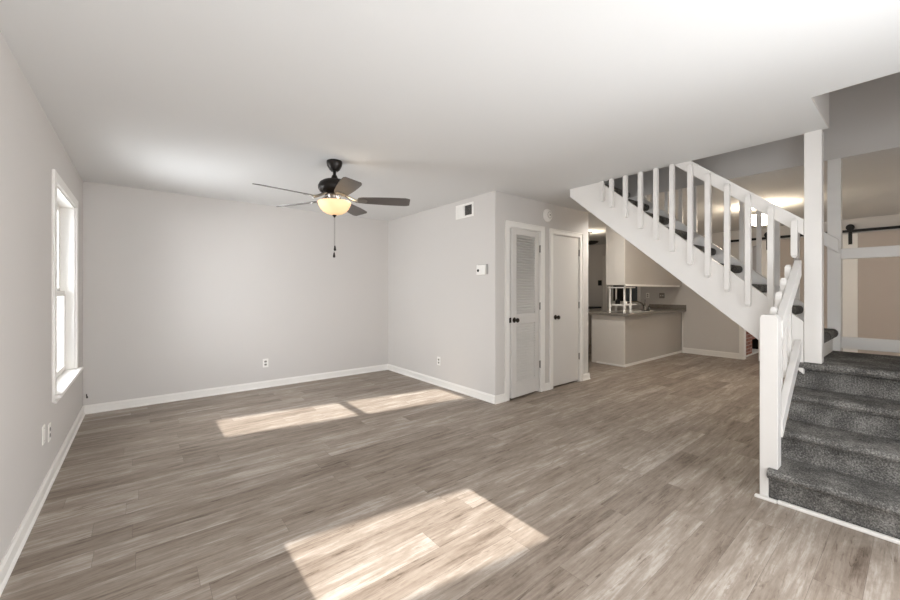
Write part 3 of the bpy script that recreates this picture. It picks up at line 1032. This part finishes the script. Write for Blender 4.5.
uc = empty('upper_cabinet', (7.5, 3.3, 1.39))
tag(uc, 'overhead cabinet box hanging from the ceiling above the peninsula', 'cabinet')
obj('cabinet_back', boxes((PX + 0.02, XF - 0.001, PY + 0.0, PY + 0.02, 1.392, CZ - 0.001)), M_TAUPE, uc)
obj('cabinet_end', boxes((PX, PX + 0.0195, PY, 3.485, 1.392, CZ - 0.001)), M_CAB, uc, 0.002)
obj('cabinet_bottom', boxes((PX + 0.02, XF - 0.001, PY + 0.0205, 3.485, 1.392, 1.41)), M_CAB, uc)
obj('cabinet_trim', boxes((PX - 0.004, XF - 0.15, PY - 0.02, PY - 0.0005, 1.372, 1.406)), M_TRIM, uc, 0.003)
for i in range(5):
    x0 = PX + 0.03 + i * 0.48
    dd = obj('cabinet_door', boxes((x0, x0 + 0.46, 3.4855, 3.503, 1.41, 2.40)), M_CAB, uc, 0.003)
    obj('cabinet_pull', new(lambda b: add_tube(b, [(x0 + 0.05, 3.505, 1.46), (x0 + 0.05, 3.525, 1.48), (x0 + 0.05, 3.525, 1.56), (x0 + 0.05, 3.505, 1.58)], 0.005, 8)), M_NICKEL, dd)

rk = empty('counter_shelf', (6.5, 3.32, 0.905))
tag(rk, 'small white two-tier shelf stand on the end of the peninsula countertop', 'shelf')
for x, y in ((6.42, 3.19), (6.42, 3.45), (6.64, 3.19), (6.64, 3.45)):
    def f(b, x=x, y=y):
        add_lathe(b, [(0, 0.9055), (0.018, 0.9055), (0.026, 0.93), (0.018, 0.955), (0.013, 0.965), (0.02, 1.0), (0.02, 1.045), (0.013, 1.06), (0.015, 1.2), (0.015, 1.34), (0, 1.34)], 14, Matrix.Translation((x, y, 0)))
    obj('leg', new(f), M_TRIM, rk, smooth=True)
obj('top_shelf', boxes((6.385, 6.76, 3.16, 3.48, 1.3405, 1.362)), M_TRIM, rk, 0.003)
obj('middle_shelf', boxes((6.437, 6.9, 3.205, 3.435, 1.035, 1.058)), M_TRIM, rk, 0.003)
j1 = obj('jar', new(lambda b: add_lathe(b, [(0, 1.0585), (0.038, 1.0585), (0.04, 1.08), (0.038, 1.12), (0.026, 1.13), (0.026, 1.145), (0, 1.146)], 18, Matrix.Translation((6.56, 3.38, 0)))), M_BLACK, smooth=True)
tag(j1, 'small dark jar on the middle tier of the white shelf stand', 'jar')
j2 = obj('jar', new(lambda b: add_lathe(b, [(0, 1.0585), (0.036, 1.0585), (0.038, 1.075), (0.034, 1.1), (0.02, 1.115), (0, 1.118)], 18, Matrix.Translation((6.58, 3.26, 0)))), M_SINK, smooth=True)
tag(j2, 'small white jar on the middle tier of the white shelf stand', 'jar')

outlet((XF, 3.84, 1.19), 'x-', 'white outlet on the kitchen wall beside the faucet', slots=True)
sw = outlet((XF, 3.54, 1.19), 'x-', 'metal-plated switch on the kitchen wall above the backsplash', slots=False, dark=True, w2=0.055, name='wall_switch', cat='switch')
for yq in (3.51, 3.555):
    obj('toggle', boxes((XF - 0.014, XF - 0.0065, yq, yq + 0.015, 1.178, 1.202)), M_WPLASTIC, sw)
ds = outlet((XF, 4.985, 1.49), 'x-', 'dark switch plate on the wall deep in the kitchen', slots=False, dark=True, w2=0.05, h2=0.065, name='wall_switch', cat='switch')
ds.children[0].data.materials[0] = M_BLACK
obj('toggle', boxes((XF - 0.014, XF - 0.0065, 4.98, 4.99, 1.478, 1.502)), M_DARK, ds)

struct('trim_1', boxes((XF - 0.02, XF - 0.0005, 4.8, 4.9, 0.0, 2.15)), M_TRIM, 'white vertical casing strip on the kitchen wall', 'trim')
kw = empty('window_2', (XF, 4.38, KW[2]))
tag(kw, 'small dim window behind the white shelf stand in the kitchen', 'window', kind='structure')
obj('casing', boxes((XF - 0.018, XF - 0.0005, KW[0] - 0.06, KW[0], KW[2] - 0.06, KW[3] + 0.06), (XF - 0.018, XF - 0.0005, KW[1], KW[1] + 0.06, KW[2] - 0.06, KW[3] + 0.06),
                    (XF - 0.018, XF - 0.0005, KW[0], KW[1], KW[3], KW[3] + 0.06), (XF - 0.018, XF - 0.0005, KW[0], KW[1], KW[2] - 0.06, KW[2])), M_TRIM, kw, 0.003)
obj('window_frame', boxes((XF + 0.04, XF + 0.07, 4.36, 4.40, KW[2], KW[3]), (XF + 0.04, XF + 0.07, KW[0], KW[0] + 0.03, KW[2], KW[3]),
                          (XF + 0.04, XF + 0.07, KW[1] - 0.03, KW[1], KW[2], KW[3]), (XF + 0.04, XF + 0.07, KW[0] + 0.03, KW[1] - 0.03, KW[2], KW[2] + 0.03)), M_TRIM, kw)
obj('pane', boxes((XF + 0.05, XF + 0.058, KW[0] + 0.03, 4.36, KW[2] + 0.03, KW[3])), M_PANEDARK, kw)
obj('pane', boxes((XF + 0.05, XF + 0.058, 4.40, KW[1] - 0.03, KW[2] + 0.03, KW[3])), M_DARK, kw)

bc = empty('base_cabinet', (8.45, 5.1, 0))
tag(bc, 'far kitchen base cabinet seen in the gap past the closet wall', 'cabinet')
obj('cabinet_body', boxes((8.12, XF - 0.021, 4.95, 5.9, 0.1, 0.865), (8.18, XF - 0.021, 4.95, 5.9, 0.0, 0.0995)), M_CAB, bc)
for y0 in (4.96, 5.43):
    dd = obj('cabinet_door', boxes((8.101, 8.1195, y0, y0 + 0.45, 0.12, 0.85)), M_CAB, bc, 0.003)
    obj('knob', new(lambda b: add_lathe(b, [(0, 0), (0.006, 0), (0.006, 0.012), (0.014, 0.016), (0.012, 0.024), (0, 0.026)], 12, Matrix.Translation((8.1005, y0 + 0.06, 0.75)) @ Matrix.Rotation(R(-90), 4, 'Y'))), M_NICKEL, dd, smooth=True)
obj('counter_slab', boxes((8.08, XF - 0.021, 4.93, 5.92, 0.8655, 0.905)), M_BLACK, bc, 0.004)


def ceiling_lamp(name, x, y, zdrop, r, label, metal, power, col):
    L = empty(name, (x, y, CZ))
    tag(L, label, 'ceiling light')
    Tm = Matrix.Translation((x, y, 0))
    obj('canopy', new(lambda b: add_lathe(b, [(0, CZ - 0.0005), (0.065, CZ - 0.0005), (0.06, CZ - 0.02), (0.02, CZ - 0.03), (0, CZ - 0.03)], 24, Tm)), metal, L, smooth=True)
    obj('stem', new(lambda b: add_lathe(b, [(0, CZ - 0.03), (0.01, CZ - 0.03), (0.01, zdrop + 0.02), (0, zdrop + 0.02)], 12, Tm)), metal, L, smooth=True)
    return L, Tm
dl, Tm = ceiling_lamp('pendant_lamp', 6.44, 1.35, 2.16, 0.17, 'bright white bowl lamp hanging behind the upper stair balusters', M_NICKEL, 0, None)
obj('bowl_shade', new(lambda b: add_lathe(b, [(0.155, 2.30), (0.16, 2.296), (0.15, 2.25), (0.12, 2.205), (0.07, 2.175), (0, 2.165)], 32, Tm)), M_LAMP, dl, smooth=True)
obj('finial', new(lambda b: add_lathe(b, [(0, 2.1655), (0.014, 2.164), (0.01, 2.15), (0, 2.146)], 12, Tm)), M_NICKEL, dl, smooth=True)
for x, y, z, e, parent in ((6.44, 1.35, 2.34, 15, dl),):
    l = bpy.data.lights.new('lamp_bulb', 'POINT')
    l.energy = e
    l.color = (1.0, 0.86, 0.68)
    l.shadow_soft_size = 0.06
    lo = bpy.data.objects.new('lamp_bulb', l)
    COL.objects.link(lo)
    lo.parent = parent
    lo.location = (x - parent.location.x, y - parent.location.y, z - parent.location.z)

kl, Tm = ceiling_lamp('kitchen_ceiling_lamp', 6.75, 4.05, 2.2, 0.16, 'dark ceiling lamp glowing upward at the kitchen entrance', M_BLACK, 0, None)
obj('dish_shade', new(lambda b: add_lathe(b, [(0.17, 2.25), (0.175, 2.246), (0.16, 2.225), (0.1, 2.2), (0.03, 2.19), (0, 2.188)], 32, Tm)), M_BLACK, kl, smooth=True)
l = bpy.data.lights.new('lamp_bulb', 'POINT')
l.energy = 13
l.color = (1.0, 0.86, 0.68)
l.shadow_soft_size = 0.05
lo = bpy.data.objects.new('lamp_bulb', l)
COL.objects.link(lo)
lo.parent = kl
lo.location = (0.0, 0.0, 2.32 - CZ)

# ------------------------------------------------------------------ barn doors and fireplace
def frame_casing(b):
    add_box(b, XF - 0.018, XF - 0.0005, OY1, OY1 + 0.062, 0, OZ + 0.09)
    add_box(b, XF, XF + 0.12, OY1 - 0.012, OY1 - 0.0003, 0, OZ)
struct('trim_2', new(frame_casing), M_TRIM, 'white casing on the left side of the barn door opening', 'trim')
tr = empty('barn_door_track', (XF - 0.06, 1.0, 2.24))
tag(tr, 'long black flat-bar barn door track on the far wall', 'door track')
obj('track_bar', boxes((XF - 0.072, XF - 0.064, -1.5, 2.35, 2.22, 2.262)), M_BLACK, tr)
for y in (-1.2, -0.4, 0.40, 1.15, 1.6, 2.25):
    obj('track_standoff', new(lambda b: add_lathe(b, [(0, 0), (0.012, 0), (0.012, 0.064), (0.014, 0.0645), (0.014, 0.078), (0, 0.08)], 12, Matrix.Translation((XF - 0.0005, y, 2.241)) @ Matrix.Rotation(R(-90), 4, 'Y'))), M_BLACK, tr)
for y in (2.36, -1.51):
    obj('track_stop', boxes((XF - 0.085, XF - 0.05, y - 0.018, y + 0.018, 2.215, 2.285)), M_BLACK, tr, 0.003)
def barn(y0, y1, label):
    b_ = empty('barn_door', (XF - 0.04, (y0 + y1) / 2, 0.01))
    tag(b_, label, 'barn door', 'pair of sliding barn doors')
    obj('door_panel', boxes((XF - 0.04, XF - 0.022, y0 + 0.15, y1 - 0.15, 0.012, 2.2)), M_BARN, b_)
    for a in (y0, y1 - 0.165):
        obj('stile', boxes((XF - 0.052, XF - 0.022, a, a + 0.165, 0.012, 2.2)), M_TRIM, b_, 0.003)
    for yc in (y0 + 0.085, y1 - 0.085 - (0.05 if y1 > 1 else 0)):
        hg = obj('hanger_strap', boxes((XF - 0.0595, XF - 0.0525, yc - 0.022, yc + 0.022, 2.03, 2.2195), (XF - 0.083, XF - 0.0755, yc - 0.018, yc + 0.018, 2.2, 2.32),
                                       (XF - 0.0755, XF - 0.0525, yc - 0.018, yc + 0.018, 2.2, 2.2185)), M_BLACK, b_, 0.002)
        obj('roller', new(lambda b: add_lathe(b, [(0, 0), (0.05, 0), (0.05, 0.006), (0.043, 0.008), (0.043, 0.014), (0.05, 0.016), (0.05, 0.02), (0, 0.02)], 28, Matrix.Translation((XF - 0.056, yc, 2.30)) @ Matrix.Rotation(R(-90), 4, 'Y'))), M_BLACK, hg, smooth=True)
    return b_
barn(0.795, 1.86, 'taupe sliding barn door with pale stiles seen through the stair balusters')
barn(-0.29, 0.785, 'taupe sliding barn door with black hanger seen above the landing guard rail')

fp = empty('fireplace', (10.2, 2.3, 0))
tag(fp, 'red brick fireplace seen through the gap beside the barn door', 'fireplace')
def brick(b):
    y0, y1 = 2.16, 2.7
    add_box(b, XF + 0.13, 9.68, y0, y1, 0.02, 1.2)
    add_box(b, 10.45, 11.2, y0, y1, 0.02, 1.2)
    add_box(b, 9.68, 10.45, y0, y1, 0.3, 1.2)
obj('brick_surround', new(brick), M_BRICK, fp)
obj('firebox', boxes((9.68, 10.45, 2.5, 2.6, 0.02, 0.2999), (9.681, 9.70, 2.2, 2.4999, 0.021, 0.2998), (10.43, 10.449, 2.2, 2.4999, 0.021, 0.2998)), M_FIREBOX, fp)
obj('mantel', boxes((XF + 0.13, 11.25, 2.1, 2.7, 1.2005, 1.26)), M_TRIM, fp, 0.004)
obj('hearth', boxes((9.0, 11.0, 2.135, 2.7, 0.0, 0.0195)), M_TRIM, fp, 0.003)
struct('wall_fireplace', boxes((XF + 0.12, 12.4, 2.75, 2.85, 0, CZ)), M_WALL, 'wall behind the brick fireplace', 'wall')
